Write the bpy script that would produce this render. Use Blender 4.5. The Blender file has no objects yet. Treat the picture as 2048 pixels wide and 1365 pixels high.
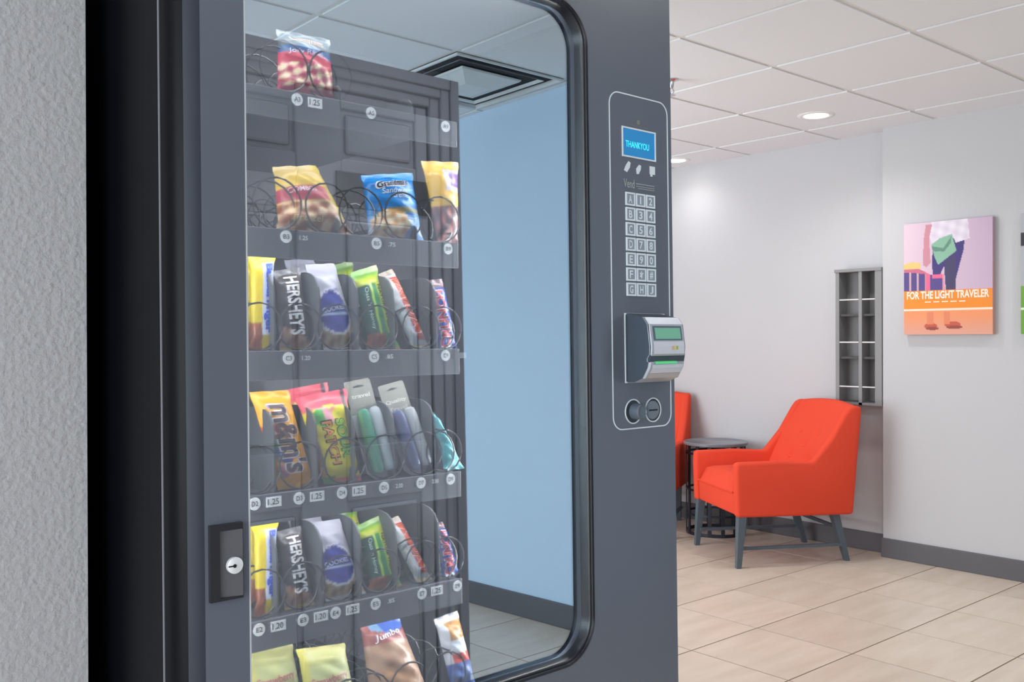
import bpy, bmesh, math, random
from mathutils import Vector, Matrix
random.seed(7)
C = bpy.context.scene.collection
SC = bpy.context.scene
PI = math.pi
W_PX, H_PX, F_PX = 2048, 1365, 1903.0
EYE = Vector((0, 0, 1.215))          # camera position; X runs along the machine front, Y into the room, Z up

# ---------------------------------------------------------------- camera
def cam_axes(yaw, pitch, roll):
    cy, sy, cp, sp, cr, sr = (math.cos(yaw), math.sin(yaw), math.cos(pitch), math.sin(pitch), math.cos(roll), math.sin(roll))
    fwd = Vector((sy*cp, cy*cp, sp)); right = Vector((cy, -sy, 0)); up = right.cross(fwd)
    return cr*right + sr*up, -sr*right + cr*up, fwd
RT, UP, FW = cam_axes(.71126, -.00293, -.00301)
cd = bpy.data.cameras.new('camera'); cam = bpy.data.objects.new('camera', cd); C.objects.link(cam)
cd.sensor_width = 36; cd.lens = 36*F_PX/W_PX; cd.clip_start = .02
m3 = Matrix((RT, UP, -FW)).transposed()
cam.matrix_world = Matrix.Translation(EYE) @ m3.to_4x4()
SC.camera = cam

# ---------------------------------------------------------------- world, exposure, daylight
SC.view_settings.view_transform = 'Standard'; SC.view_settings.look = 'None'
SC.view_settings.exposure = 0; SC.view_settings.gamma = 1; SC.view_settings.use_curve_mapping = False
wd = bpy.data.worlds.new('world'); SC.world = wd; wd.use_nodes = True
bg = wd.node_tree.nodes['Background']; bg.inputs[0].default_value = (.82, .91, 1, 1); bg.inputs[1].default_value = 1.0

def area(name, loc, aim, sx, sy, power, col, parent=None):
    d = bpy.data.lights.new(name, 'AREA'); d.shape = 'RECTANGLE'; d.size = sx; d.size_y = sy; d.energy = power; d.color = col
    o = bpy.data.objects.new(name, d); C.objects.link(o)
    o.rotation_euler = Vector(aim).to_track_quat('-Z', 'Y').to_euler(); o.location = loc
    if parent: o.parent = parent
    return o
DAY = (.93, .97, 1.0)
area('daylight_area', (-.6, -3.75, 1.35), (0, 1, -.05), 3.6, 2.1, 40, DAY)          # outside the shopfront window behind the camera
area('daylight_area', (-3.25, -1.2, 1.35), (1, 0, -.05), 3.6, 2.1, 222, DAY)        # outside the window at the left end
area('daylight_area', (1.20, 4.15, 1.35), (1, 0, .28), 1.7, 2.0, 100, DAY)              # added daylight for the lounge, through a made-up window hidden behind the machine
CAN_POWER, CAN_SIZE = 32, math.radians(150)
ADDED_LAMP_POWER = 17.0

# ---------------------------------------------------------------- helpers
def s2l(c):
    c /= 255.0
    return c/12.92 if c <= .04045 else ((c+.055)/1.055)**2.4
def lin(rgb, a=1): return (s2l(rgb[0]), s2l(rgb[1]), s2l(rgb[2]), a)
_mats = {}
def mat(name, rgb, rough=.5, metal=0, spec=.5, emit=0, coat=0):
    if name in _mats: return _mats[name]
    m = bpy.data.materials.new(name); m.use_nodes = True; b = m.node_tree.nodes['Principled BSDF']
    b.inputs['Base Color'].default_value = lin(rgb); b.inputs['Roughness'].default_value = rough
    b.inputs['Metallic'].default_value = metal; b.inputs['Specular IOR Level'].default_value = spec
    b.inputs['Coat Weight'].default_value = coat
    if emit:
        b.inputs['Emission Color'].default_value = lin(rgb); b.inputs['Emission Strength'].default_value = emit
    _mats[name] = m; return m
def N(m, t): return m.node_tree.nodes.new(t)
def add_bump(m, scale, strength, dist=.001, detail=2, stretch=None):
    nt = m.node_tree; tc = N(m, 'ShaderNodeTexCoord'); n = N(m, 'ShaderNodeTexNoise'); b = N(m, 'ShaderNodeBump')
    n.inputs['Scale'].default_value = scale; n.inputs['Detail'].default_value = detail
    b.inputs['Strength'].default_value = strength; b.inputs['Distance'].default_value = dist
    if stretch:
        mp = N(m, 'ShaderNodeMapping'); mp.inputs['Scale'].default_value = stretch
        nt.links.new(tc.outputs['Object'], mp.inputs[0]); nt.links.new(mp.outputs[0], n.inputs['Vector'])
    else: nt.links.new(tc.outputs['Object'], n.inputs['Vector'])
    nt.links.new(n.outputs['Fac'], b.inputs['Height']); nt.links.new(b.outputs[0], nt.nodes['Principled BSDF'].inputs['Normal'])
    return m
def add_tone(m, rgb1, rgb2, scale, stretch=(1, 1, 1), detail=4, rnd=0):
    nt = m.node_tree; tc = N(m, 'ShaderNodeTexCoord'); n = N(m, 'ShaderNodeTexNoise'); mp = N(m, 'ShaderNodeMapping'); r = N(m, 'ShaderNodeValToRGB')
    mp.inputs['Scale'].default_value = stretch; n.inputs['Scale'].default_value = scale; n.inputs['Detail'].default_value = detail
    r.color_ramp.elements[0].color = lin(rgb1); r.color_ramp.elements[1].color = lin(rgb2)
    r.color_ramp.elements[0].position = .3; r.color_ramp.elements[1].position = .7
    nt.links.new(tc.outputs['Object'], mp.inputs[0]); nt.links.new(mp.outputs[0], n.inputs['Vector']); nt.links.new(n.outputs['Fac'], r.inputs[0])
    out = r.outputs[0]
    if rnd:
        oi = N(m, 'ShaderNodeObjectInfo'); hs = N(m, 'ShaderNodeHueSaturation'); mr = N(m, 'ShaderNodeMapRange')
        mr.inputs[3].default_value = 1-rnd; mr.inputs[4].default_value = 1+rnd
        nt.links.new(oi.outputs['Random'], mr.inputs[0]); nt.links.new(mr.outputs[0], hs.inputs['Value']); nt.links.new(out, hs.inputs['Color'])
        ad = N(m, 'ShaderNodeVectorMath'); ad.operation = 'ADD'; sc = N(m, 'ShaderNodeMath'); sc.operation = 'MULTIPLY'; sc.inputs[1].default_value = 37
        nt.links.new(oi.outputs['Random'], sc.inputs[0]); nt.links.new(mp.outputs[0], ad.inputs[0]); nt.links.new(sc.outputs[0], ad.inputs[1]); nt.links.new(ad.outputs[0], n.inputs['Vector'])
        out = hs.outputs[0]
    nt.links.new(out, nt.nodes['Principled BSDF'].inputs['Base Color']); return m
def print_mat(name, rough=.4, bump=0):
    if name in _mats: return _mats[name]
    m = mat(name, (255, 255, 255), rough); a = N(m, 'ShaderNodeAttribute'); a.attribute_name = 'Col'
    m.node_tree.links.new(a.outputs['Color'], m.node_tree.nodes['Principled BSDF'].inputs['Base Color'])
    if bump: add_bump(m, 60, bump, .002)
    return m
def sheet_mat(name, tint, fac, gloss_tint=(1, 1, 1), rough=0.0):     # clear sheet: light passes straight through, part of it mirrored
    m = bpy.data.materials.new(name); m.use_nodes = True; nt = m.node_tree; nt.nodes.clear()
    o = nt.nodes.new('ShaderNodeOutputMaterial'); mx = nt.nodes.new('ShaderNodeMixShader'); t = nt.nodes.new('ShaderNodeBsdfTransparent'); g = nt.nodes.new('ShaderNodeBsdfGlossy')
    t.inputs[0].default_value = (*tint, 1); g.inputs['Color'].default_value = (*gloss_tint, 1); g.inputs['Roughness'].default_value = rough
    mx.inputs[0].default_value = fac
    nt.links.new(t.outputs[0], mx.inputs[1]); nt.links.new(g.outputs[0], mx.inputs[2]); nt.links.new(mx.outputs[0], o.inputs[0])
    return m

class MB:
    def __init__(s): s.v = []; s.f = []; s.mi = []; s.k = 0
    def add(s, vs, fs):
        b = len(s.v); s.v += [tuple(x) for x in vs]
        for f in fs: s.f.append([b+i for i in f]); s.mi.append(s.k)
        return s
    def box(s, x0, x1, y0, y1, z0, z1, bv=0):
        if bv:
            bm = bmesh.new(); bmesh.ops.create_cube(bm, size=1)
            for v in bm.verts: v.co = Vector(((x0+x1)/2+v.co.x*(x1-x0), (y0+y1)/2+v.co.y*(y1-y0), (z0+z1)/2+v.co.z*(z1-z0)))
            bmesh.ops.bevel(bm, geom=list(bm.edges), offset=bv, segments=2, profile=.5, affect='EDGES')
            bm.verts.index_update(); s.add([v.co for v in bm.verts], [[v.index for v in f.verts] for f in bm.faces]); bm.free(); return s
        return s.add([(x0,y0,z0),(x1,y0,z0),(x1,y1,z0),(x0,y1,z0),(x0,y0,z1),(x1,y0,z1),(x1,y1,z1),(x0,y1,z1)],
                     [(0,3,2,1),(4,5,6,7),(0,1,5,4),(1,2,6,5),(2,3,7,6),(3,0,4,7)])
    def loops(s, ls, closed=True, cap0=False, cap1=False):
        n = len(ls[0]); vs = [p for l in ls for p in l]; fs = []
        for i in range(len(ls)-1):
            for j in range(n if closed else n-1):
                k = (j+1) % n; fs.append((i*n+j, i*n+k, (i+1)*n+k, (i+1)*n+j))
        if cap0: fs.append(tuple(range(n))[::-1])
        if cap1: fs.append(tuple((len(ls)-1)*n+i for i in range(n)))
        return s.add(vs, fs)
    def tube(s, pts, r, seg=8, cap=True, r1=None):
        pts = [Vector(p) for p in pts]; ls = []; up = Vector((0, 0, 1))
        for i, p in enumerate(pts):
            t = (pts[min(i+1, len(pts)-1)]-pts[max(i-1, 0)]).normalized()
            if abs(t.dot(up)) > .95: up = Vector((1, 0, 0)) if abs(t.x) < .9 else Vector((0, 1, 0))
            a = t.cross(up).normalized(); b = t.cross(a)
            up = a.cross(t) if False else up
            rr = r if r1 is None else r+(r1-r)*i/(len(pts)-1)
            ls.append([p+a*math.cos(2*PI*k/seg)*rr+b*math.sin(2*PI*k/seg)*rr for k in range(seg)])
        return s.loops(ls, True, cap, cap)
    def cyl(s, c, axis, r0, r1, h, seg=24):          # axis 'x','y','z'; from c along +axis by h
        def P(a, r, d):
            u, w = r*math.cos(a), r*math.sin(a)
            return {'z': (c[0]+u, c[1]+w, c[2]+d), 'y': (c[0]+u, c[1]+d, c[2]+w), 'x': (c[0]+d, c[1]+u, c[2]+w)}[axis]
        return s.loops([[P(2*PI*k/seg, r0, 0) for k in range(seg)], [P(2*PI*k/seg, r1, h) for k in range(seg)]], True, True, True)
    def lathe(s, c, prof, axis='z', seg=32):         # prof: (radius, offset along axis)
        ls = []
        for r, d in prof:
            l = []
            for k in range(seg):
                u, w = r*math.cos(2*PI*k/seg), r*math.sin(2*PI*k/seg)
                l.append({'z': (c[0]+u, c[1]+w, c[2]+d), 'y': (c[0]+u, c[1]+d, c[2]+w)}[axis])
            ls.append(l)
        return s.loops(ls, True, True, True)
    def prism(s, poly, e0, e1, axis='y'):            # polygon in the other two axes, extruded along axis
        def P(p, e): return {'y': (p[0], e, p[1]), 'x': (e, p[0], p[1]), 'z': (p[0], p[1], e)}[axis]
        return s.loops([[P(p, e0) for p in poly], [P(p, e1) for p in poly]], True, True, True)
    def mesh(s, name, mats, smooth=None):
        me = bpy.data.meshes.new(name); me.from_pydata(s.v, [], s.f); ms = mats if isinstance(mats, (list, tuple)) else [mats]
        for m in ms: me.materials.append(m)
        if len(ms) > 1: me.polygons.foreach_set('material_index', s.mi)
        bm = bmesh.new(); bm.from_mesh(me); bmesh.ops.recalc_face_normals(bm, faces=bm.faces); bm.to_mesh(me); bm.free()
        if smooth: me.shade_smooth(); me.set_sharp_from_angle(angle=math.radians(smooth))
        return me
    def obj(s, name, mats, parent=None, smooth=None):
        me = s.mesh(name, mats, smooth); o = bpy.data.objects.new(name, me); C.objects.link(o)
        if parent: o.parent = parent
        return o
def link(name, me, parent=None, loc=None):
    o = bpy.data.objects.new(name, me); C.objects.link(o)
    if parent: o.parent = parent
    if loc: o.location = loc
    return o
def tag(o, label, cat, group=None):
    o['label'] = label; o['category'] = cat
    if group: o['group'] = group
    return o
def thing(name, label, cat, loc=(0, 0, 0), rz=0, group=None, matrix=None):
    o = bpy.data.objects.new(name, None); o.empty_display_size = .05; C.objects.link(o)
    if matrix is not None: o.matrix_world = matrix
    else: o.location = loc; o.rotation_euler = (0, 0, rz)
    return tag(o, label, cat, group)
def struct(o): o['kind'] = 'structure'; return o
def dup(root):
    r = root.copy(); C.objects.link(r)
    for ch in root.children:
        c = ch.copy(); C.objects.link(c); c.parent = r
        for g in ch.children: d = g.copy(); C.objects.link(d); d.parent = c
    return r

_txt = {}
def text_mesh(s, off=0.0, nx=None):
    """flat lettering as triangles, x and y normalised to 0..1, cut into strips so that it can follow a curved pack"""
    key = (s, off)
    if key in _txt: return _txt[key]
    cu = bpy.data.curves.new('lettering', 'FONT'); cu.body = s; cu.offset = off; cu.resolution_u = 3; cu.fill_mode = 'FRONT'
    o = bpy.data.objects.new('lettering', cu); C.objects.link(o)
    dg = bpy.context.evaluated_depsgraph_get(); me = bpy.data.meshes.new_from_object(o.evaluated_get(dg))
    bpy.data.objects.remove(o); bpy.data.curves.remove(cu)
    bm = bmesh.new(); bm.from_mesh(me); bpy.data.meshes.remove(me)
    xs = [v.co.x for v in bm.verts]; ys = [v.co.y for v in bm.verts]
    x0, x1, y0, y1 = min(xs), max(xs), min(ys), max(ys)
    for v in bm.verts: v.co = Vector(((v.co.x-x0)/(x1-x0), (v.co.y-y0)/(y1-y0), 0))
    nx = nx or max(4, 2*len(s))
    for i in range(1, nx): bmesh.ops.bisect_plane(bm, geom=bm.verts[:]+bm.edges[:]+bm.faces[:], plane_co=(i/nx, 0, 0), plane_no=(1, 0, 0))
    for i in range(1, 4): bmesh.ops.bisect_plane(bm, geom=bm.verts[:]+bm.edges[:]+bm.faces[:], plane_co=(0, i/4, 0), plane_no=(0, 1, 0))
    bm.verts.index_update()
    r = ([tuple(v.co) for v in bm.verts], [[v.index for v in f.verts] for f in bm.faces]); bm.free()
    _txt[key] = r; return r
def flat_text(mb, s, c, w, h, plane='xz', d=0, off=.01, flip=1):     # text lying in a plane, centre c (2D), depth d
    vs, fs = text_mesh(s, off)
    P = []
    for x, y, _ in vs:
        a, b = c[0]+flip*(x-.5)*w, c[1]+(y-.5)*h
        P.append((a, d, b) if plane == 'xz' else (d, a, b))
    mb.add(P, fs)

# ---------------------------------------------------------------- materials
M_WALL = add_bump(mat('wall_paint', (195, 194, 197), .85), 220, .25, .001)
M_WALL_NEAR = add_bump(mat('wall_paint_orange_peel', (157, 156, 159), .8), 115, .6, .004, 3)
M_BLUEW = add_bump(mat('wall_paint_pale_blue', (195, 215, 235), .8), 220, .2, .001)
M_BASE = mat('baseboard_grey', (92, 90, 95), .5)
M_CEIL = add_bump(mat('ceiling_tile_white', (234, 236, 240), .95), 300, .3, .001)
M_RUN = mat('ceiling_runner_white', (228, 227, 225), .6)
M_TILE = add_tone(mat('floor_tile_beige', (212, 188, 160), .32), (201, 185, 168), (215, 201, 186), 3.0, (1, 5, 1), 5, .03)
M_GROUT = mat('grout_brown', (122, 102, 86), .9)

# ---------------------------------------------------------------- the room
CEIL = 2.37
fl = struct(MB().box(-3.3, 5.3, -3.8, 5.4, -.12, -.002).obj('floor', M_GROUT))
TA, TB, TS = 3.366, 1.912, .431
GAP = .006
tile = MB().box(-TS/2+GAP/2, TS/2-GAP/2, -TS/2+GAP/2, TS/2-GAP/2, -.01, 0).mesh('tile', M_TILE)
rest = MB()
for i in range(-16, 5):
    for j in range(-14, 9):
        x, y = TA+(i+.5)*TS, TB+(j+.5)*TS
        if not (-3.2 < x < 5.2 and -3.7 < y < 5.3): continue
        if (x > 1.9 and -.2 < y < 4.6) or (1.5 < x < 3.1 and -2.4 < y < 1.0):
            link('tile', tile, fl, (x, y, 0))
        else: rest.box(x-TS/2+GAP/2, x+TS/2-GAP/2, y-TS/2+GAP/2, y+TS/2-GAP/2, -.01, 0)
ro = rest.obj('tile_field', M_TILE, fl); ro['kind'] = 'stuff'

ce = struct(MB().box(-3.3, 5.3, -3.8, 5.4, CEIL+.03, CEIL+.12).obj('ceiling', M_CEIL))
GA, GB, GS = 2.886, 2.35, .611
ct = MB().box(-GS/2+.013, GS/2-.013, -GS/2+.013, GS/2-.013, 0, .028).mesh('ceiling_tile', M_CEIL)
DIFF = (-1, -6)
for i in range(-11, 4):
    for j in range(-11, 5):
        x, y = GA+(i+.5)*GS, GB+(j+.5)*GS
        if (i, j) == DIFF or x > 5.35 or y > 5.4 or x < -3.4 or y < -3.8: continue
        link('ceiling_tile', ct, ce, (x, y, CEIL))
ra = MB().box(-3.3, 5.2, -.012, .012, 0, .026).mesh('ceiling_runner', M_RUN)
rb = MB().box(-.0119, .0119, -3.8, 5.3, .0005, .026).mesh('ceiling_runner', M_RUN)
for j in range(-10, 5): link('ceiling_runner', ra, ce, (0, GB+j*GS, CEIL+.005))
for i in range(-10, 4): link('ceiling_runner', rb, ce, (GA+i*GS, 0, CEIL+.005))

def wall(name, x0, x1, y0, y1, m, z0=0, z1=CEIL+.02): return struct(MB().box(x0, x1, y0, y1, z0, z1).obj(name, m))
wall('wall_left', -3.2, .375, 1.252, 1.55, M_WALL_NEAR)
wall('wall_niche', -3.2, 1.42, 1.98, 2.1, M_WALL)
ws = MB()
for b in ((1.30, 1.42, 2.1, 5.2, 0, .25), (1.30, 1.42, 2.1, 5.2, 2.3, CEIL+.02), (1.30, 1.42, 2.1, 3.3, .25, 2.3), (1.30, 1.42, 5.05, 5.2, .25, 2.3)): ws.box(*b)
struct(ws.obj('wall_side', M_WALL))
wall('wall_far', 1.30, 5.2, 5.2, 5.35, M_WALL)
wall('wall_right_end', 5.08, 5.2, 2.648, 5.2, M_WALL)
wall('wall_right', 4.99, 5.2, -.5, 2.648, M_WALL)
wall('wall_front', 2.955, 4.99, -.5, -.38, M_WALL)
wall('wall_reflected', 2.935, 3.055, -3.7, -.38, M_BLUEW)
wall('wall_stub', .56, .842, -.26, -.14, M_WALL)
# shopfront sides with window openings behind the camera
bk = MB()
for b in ((-3.2, 3.0, -3.7, -3.58, 0, .25), (-3.2, 3.0, -3.7, -3.58, 2.3, CEIL+.02), (-3.2, -2.5, -3.7, -3.58, .25, 2.3), (1.3, 3.0, -3.7, -3.58, .25, 2.3)): bk.box(*b)
struct(bk.obj('wall_back', M_WALL))
bk = MB()
for b in ((-3.2, -3.08, -3.58, 1.3, 0, .25), (-3.2, -3.08, -3.58, 1.3, 2.3, CEIL+.02), (-3.2, -3.08, .7, 1.3, .25, 2.3), (-3.2, -3.08, -3.58, -3.1, .25, 2.3)): bk.box(*b)
struct(bk.obj('wall_end', M_WALL))
M_WFR = mat('window_frame_dark', (60, 62, 66), .4)
M_PANE = sheet_mat('window_pane', (.96, .98, .98), .05)
for nm, axis, p, a0, a1 in (('window_1', 'y', -3.64, -2.5, 1.3), ('window_2', 'x', -3.14, -3.1, .7), ('added_window_3', 'x', 1.36, 3.3, 5.05)):  # the lounge window, last in the list, is added to let daylight in
    f = MB(); g = MB(); n = 4
    def bx(m, u0, u1, z0, z1, t):
        m.box(u0, u1, p-t, p+t, z0, z1) if axis == 'y' else m.box(p-t, p+t, u0, u1, z0, z1)
    bx(f, a0, a1, .25, .30, .03); bx(f, a0, a1, 2.25, 2.3, .03)
    for k in range(n+1):
        u = a0+(a1-a0)*k/n; bx(f, max(a0, u-.025), min(a1, u+.025), .30, 2.25, .03)
    w = struct(f.obj(nm, M_WFR))
    for k in range(n):
        g = MB(); u = a0+(a1-a0)*k/n; bx(g, u+.025, u+(a1-a0)/n-.025, .30, 2.25, .003); g.obj('pane', M_PANE, w)
def base(name, x0, x1, y0, y1): struct(MB().box(x0, x1, y0, y1, 0, .105, .003).obj(name, M_BASE))
base('baseboard_right', 4.976, 4.992, -.37, 2.655); base('baseboard_right_end', 5.066, 5.082, 2.648, 5.2)
base('baseboard_reflected', 2.921, 2.937, -3.55, -.38); base('baseboard_front', 2.94, 4.98, -.382, -.366)
base('baseboard_left', -3.1, .37, 1.238, 1.254)

# ---------------------------------------------------------------- recessed lights, sprinkler, air diffuser
M_TRIM = mat('lamp_trim_white', (235, 235, 235), .35); M_LAMP = mat('lamp_lens', (255, 252, 246), .5, emit=9)
def downlight(x, y, label, power=1.0):
    t = thing('recessed_light', label, 'ceiling light', (x, y, CEIL), group='recessed ceiling lights')
    MB().lathe((0, 0, 0), [(.062, .004), (.062, -.002), (.068, -.006), (.088, -.006), (.094, -.001), (.094, .004)]).obj('trim_ring', M_TRIM, t, 40)
    MB().cyl((0, 0, -.004), 'z', .060, .060, .006, 32).obj('lens', M_LAMP, t)
    d = bpy.data.lights.new('recessed_lamp', 'SPOT'); d.energy = CAN_POWER*power; d.spot_size = CAN_SIZE; d.spot_blend = 1.0; d.shadow_soft_size = .06; d.color = (1, .99, .98)
    o = bpy.data.objects.new('recessed_lamp', d); C.objects.link(o); o.parent = t; o.location = (0, 0, -.02)
    return t
downlight(4.43, 2.715, 'round glowing recessed downlight in the ceiling above the orange armchair')
downlight(4.85, 3.99, 'recessed downlight at the far wall, mostly hidden behind the machine edge', .22)
for x, y in ((4.43, 1.1), (2.58, 1.1), (2.6, 2.7), (2.58, 4.06), (2.0, .45), (.9, -1.7), (2.0, -2.4), (-.9, -.4), (-1.6, -2.2)):
    downlight(x, y, 'round recessed downlight in the ceiling outside the view')
M_CHROME = mat('chrome', (205, 205, 208), .2, 1)
sp = thing('fire_sprinkler', 'small chrome fire sprinkler head hanging from the ceiling beside the machine', 'sprinkler', (3.32, 2.755, CEIL))
MB().lathe((0, 0, 0), [(.03, 0), (.03, -.004), (.012, -.012), (.009, -.035), (.006, -.04)], seg=16).obj('escutcheon', M_CHROME, sp, 40)
fr = MB()
for s in (-1, 1): fr.tube([(s*.004, 0, -.038), (s*.016, 0, -.052), (s*.004, 0, -.068)], .0025, 6)
fr.obj('frame_arms', M_CHROME, sp, 40)
MB().lathe((0, 0, 0), [(.004, -.066), (.018, -.07), (.018, -.073), (.004, -.074)], seg=16).obj('deflector', M_CHROME, sp, 40)

dx, dy = GA+(DIFF[0]+.5)*GS, GB+(DIFF[1]+.5)*GS
df = thing('air_diffuser', 'square white ceiling air diffuser seen mirrored in the vending machine glass', 'air vent', (dx, dy, CEIL))
M_DUCT = mat('duct_dark', (34, 36, 40), .8); M_DIFF = mat('diffuser_white', (222, 224, 224), .5)
MB().box(-.29, .29, -.29, .29, .10, .12).obj('duct_plate', M_DUCT, df)
def sq(h, z): return [(-h, -h, z), (h, -h, z), (h, h, z), (-h, h, z)]
MB().loops([sq(.2925, .002), sq(.2925, -.006), sq(.282, -.006), sq(.278, .01), sq(.278, .1)]).obj('frame', M_DIFF, df)
MB().box(-.279, .279, -.279, .279, .012, .016).obj('gap_shade_plate', M_DUCT, df)  # dark sheet above the cones puts shade into the gaps
MB().loops([sq(.232, -.002), sq(.218, .006), sq(.217, .008), sq(.230, .001), sq(.232, -.002)]).obj('cone_ring', M_DIFF, df)
MB().loops([sq(.164, .006), sq(.160, -.002), sq(.152, -.002), sq(.07, -.03), sq(.064, -.03)], True, False, True).obj('centre_plate', M_DIFF, df)

# ---------------------------------------------------------------- door seen in the glass (behind and right of the camera)
M_DOOR = add_bump(mat('door_dark_grey', (146, 144, 152), .4), 30, .08, .002, 3, (1, 1, 14))
DY = -.13
dr = struct(MB().box(.842, 1.80, DY-.09, DY-.022, 0, 2.03).obj('door_1', M_DOOR))
def dbox(name, x0, x1, z0, z1, y0, y1, bv=.004): return MB().box(x0, x1, y0, y1, z0, z1, bv).obj(name, M_DOOR, dr)
# casing with two stepped mouldings
for name, x0, x1, z0, z1 in (('casing', 1.70, 1.80, 0, 2.03), ('casing', .842, .94, 0, 2.03), ('casing', .94, 1.70, 1.940, 2.03)): dbox(name, x0, x1, z0, z1, DY-.03, DY-.004)
for x0, x1, z0, z1 in ((1.735, 1.80, 0, 2.03), (.842, .907, 0, 2.03), (.907, 1.735, 1.970, 2.03)): dbox('moulding', x0, x1, z0, z1, DY-.006, DY+.006)
for x0, x1, z0, z1 in ((1.767, 1.80, 0, 2.03), (.842, .875, 0, 2.03), (.875, 1.767, 1.997, 2.03)): dbox('moulding', x0, x1, z0, z1, DY+.004, DY+.014)
for x0, x1 in ((1.652, 1.693), (.947, .998), (1.255, 1.395)): dbox('stile', x0, x1, .01, 1.935, DY-.028, DY-.012)
for z0, z1 in ((1.890, 1.935), (1.60, 1.75), (.80, .95), (.01, .22)):
    for x0, x1 in ((.998, 1.255), (1.395, 1.652)): dbox('rail', x0, x1, z0, z1, DY-.028, DY-.0125)
for z0, z1 in ((1.765, 1.876), (.97, 1.58), (.24, .78)):
    for x0, x1 in ((1.015, 1.238), (1.412, 1.636)): dbox('panel', x0, x1, z0, z1, DY-.026, DY-.014, .008)
pb = tag(MB().box(1.375, 1.690, DY-.0125, DY-.004, 1.613, 1.713, .002).obj('door_sign', mat('sign_black', (14, 13, 16), .5)), 'blank black plate on the dark panelled door mirrored in the glass', 'sign')

# ================================================================ VENDING MACHINE
TH, YW = math.radians(.8), math.radians(.7)
AM, BF = .408, 1.044-1.215*math.tan(TH)
MM = Matrix.Translation((AM, BF, 0)) @ Matrix.Rotation(YW, 4, 'Z') @ Matrix.Rotation(-TH, 4, 'X')
MI = MM.inverted()
def at(x, y, t):
    """photo pixel -> machine coordinates (s along the front, z up) in the plane t behind the front"""
    d = RT*((x-W_PX/2)/F_PX)+UP*((H_PX/2-y)/F_PX)+FW
    o = MI @ EYE; d = MI.to_3x3() @ d
    q = o+d*((t-o.y)/d.y); return q.x, q.z
VM = thing('vending_machine', 'tall grey and black snack vending machine with a big glass front and keypad', 'vending machine', matrix=MM)
WD, HT = .870, 1.83
M_BLACK = mat('cabinet_black', (8, 9, 14), .4, spec=.12)
M_FRONT = add_bump(mat('door_slate_grey', (86, 92, 104), .3, spec=.8), 500, .1, .0005)
M_IN = mat('interior_grey', (98, 98, 105), .6); M_RUB = mat('gasket_black', (18, 20, 28), .3); M_SEAM_LIT = mat('seam_lit', (150, 150, 160), .35, .6)
# cabinet shell
for x0, x1, y0, y1, z0, z1 in ((0, .018, .047, .84, .09, HT), (WD-.018, WD, .047, .84, .09, HT)): MB().box(x0, x1, y0, y1, z0, z1, .003).obj('side_panel', M_BLACK, VM)
MB().box(.018, WD-.018, .82, .84, .09, HT).obj('back_panel', M_BLACK, VM)
MB().box(.018, WD-.018, .047, .82, HT-.02, HT).obj('top_panel', M_BLACK, VM)
MB().box(.018, WD-.018, .047, .82, .09, .12).obj('bottom_panel', M_BLACK, VM)
for x in (.06, WD-.06):
    for y in (.1, .78): MB().cyl((x, y, (-.001 if y < .3 else .001)), 'z', .022, .016, .09, 16).obj('foot', M_BLACK, VM)
MB().box(.018, .852, .60, .605, .3, 1.8).obj('rear_liner', M_IN, VM)
MB().box(.018, .021, .05, .60, .3, 1.8).obj('side_liner', M_IN, VM)
MB().box(.021, .478, .06, .60, .3, .303).obj('floor_liner', M_IN, VM)
MB().box(.021, .80, .06, .60, 1.795, 1.8).obj('top_liner', M_IN, VM)
MB().box(-.0005, .0005, .0425, .0465, .09, HT).box(.002, WD-.002, .0425, .0465, .09, .11).obj('door_seam_strip', M_SEAM_LIT, VM)  # strip coloured pale for the light that the door flange catches
# door front with a rounded opening
HS0, HS1, HZ0, HZ1, HR = .0835, .6585, .7165, 1.735, .062
def rrect(x0, x1, z0, z1, r, k=8, rl=None):
    pts = []
    rl = r if rl is None else rl
    for cx, cz, a0, rr in ((x1-r, z1-r, 0, r), (x0+rl, z1-rl, 90, rl), (x0+rl, z0+rl, 180, rl), (x1-r, z0+r, 270, r)):
        for i in range(k+1):
            a = math.radians(a0+90*i/k); pts.append((cx+rr*math.cos(a), cz+rr*math.sin(a)))
    return pts
K = 8
inner = rrect(HS0, HS1, HZ0, HZ1, HR, K, .02)
OX0, OX1, OZ0, OZ1 = .03, WD-.003, .10, HT-.003
outer = []
for ci, (cx, cz) in enumerate(((OX1, OZ1), (OX0, OZ1), (OX0, OZ0), (OX1, OZ0))):
    for i in range(K+1):
        p = inner[ci*(K+1)+i]; f = i/K
        horiz_first = ci in (1, 3)
        if f < .5:
            g = f*2; q = (p[0]*(1-g)+cx*g, cz) if ci in (1, 3) else (cx, p[1]*(1-g)+cz*g)
        else:
            g = f*2-1; q = (cx, cz*(1-g)+p[1]*g) if ci in (1, 3) else (cx*(1-g)+p[0]*g, cz)
        outer.append(q)
def L3(pts, t): return [(p[0], t, p[1]) for p in pts]
fr = MB().loops([L3(outer, .040), L3(outer, 0), L3(inner, 0), L3(inner, .034)])
fr.obj('door_frame', M_FRONT, VM, 30)
MB().loops([[(OX0, 0, OZ0), (OX0, 0, OZ1)]]+[[(OX0-.03*math.sin(a), .03-.03*math.cos(a), OZ0), (OX0-.03*math.sin(a), .03-.03*math.cos(a), OZ1)] for a in (math.radians(d) for d in (9, 18, 27, 36))], False).obj('corner_trim', mat('corner_dark_slate', (44, 49, 60), .4, spec=.3), VM, 40)
ed = MB().loops([[(OX0-.03*math.sin(a), .03-.03*math.cos(a), OZ0), (OX0-.03*math.sin(a), .03-.03*math.cos(a), OZ1)] for a in (math.radians(d) for d in range(36, 91, 9))]+[[(0, .0405, OZ0), (0, .0405, OZ1)]], False)
ed.obj('door_edge', M_BLACK, VM, 40)
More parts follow.
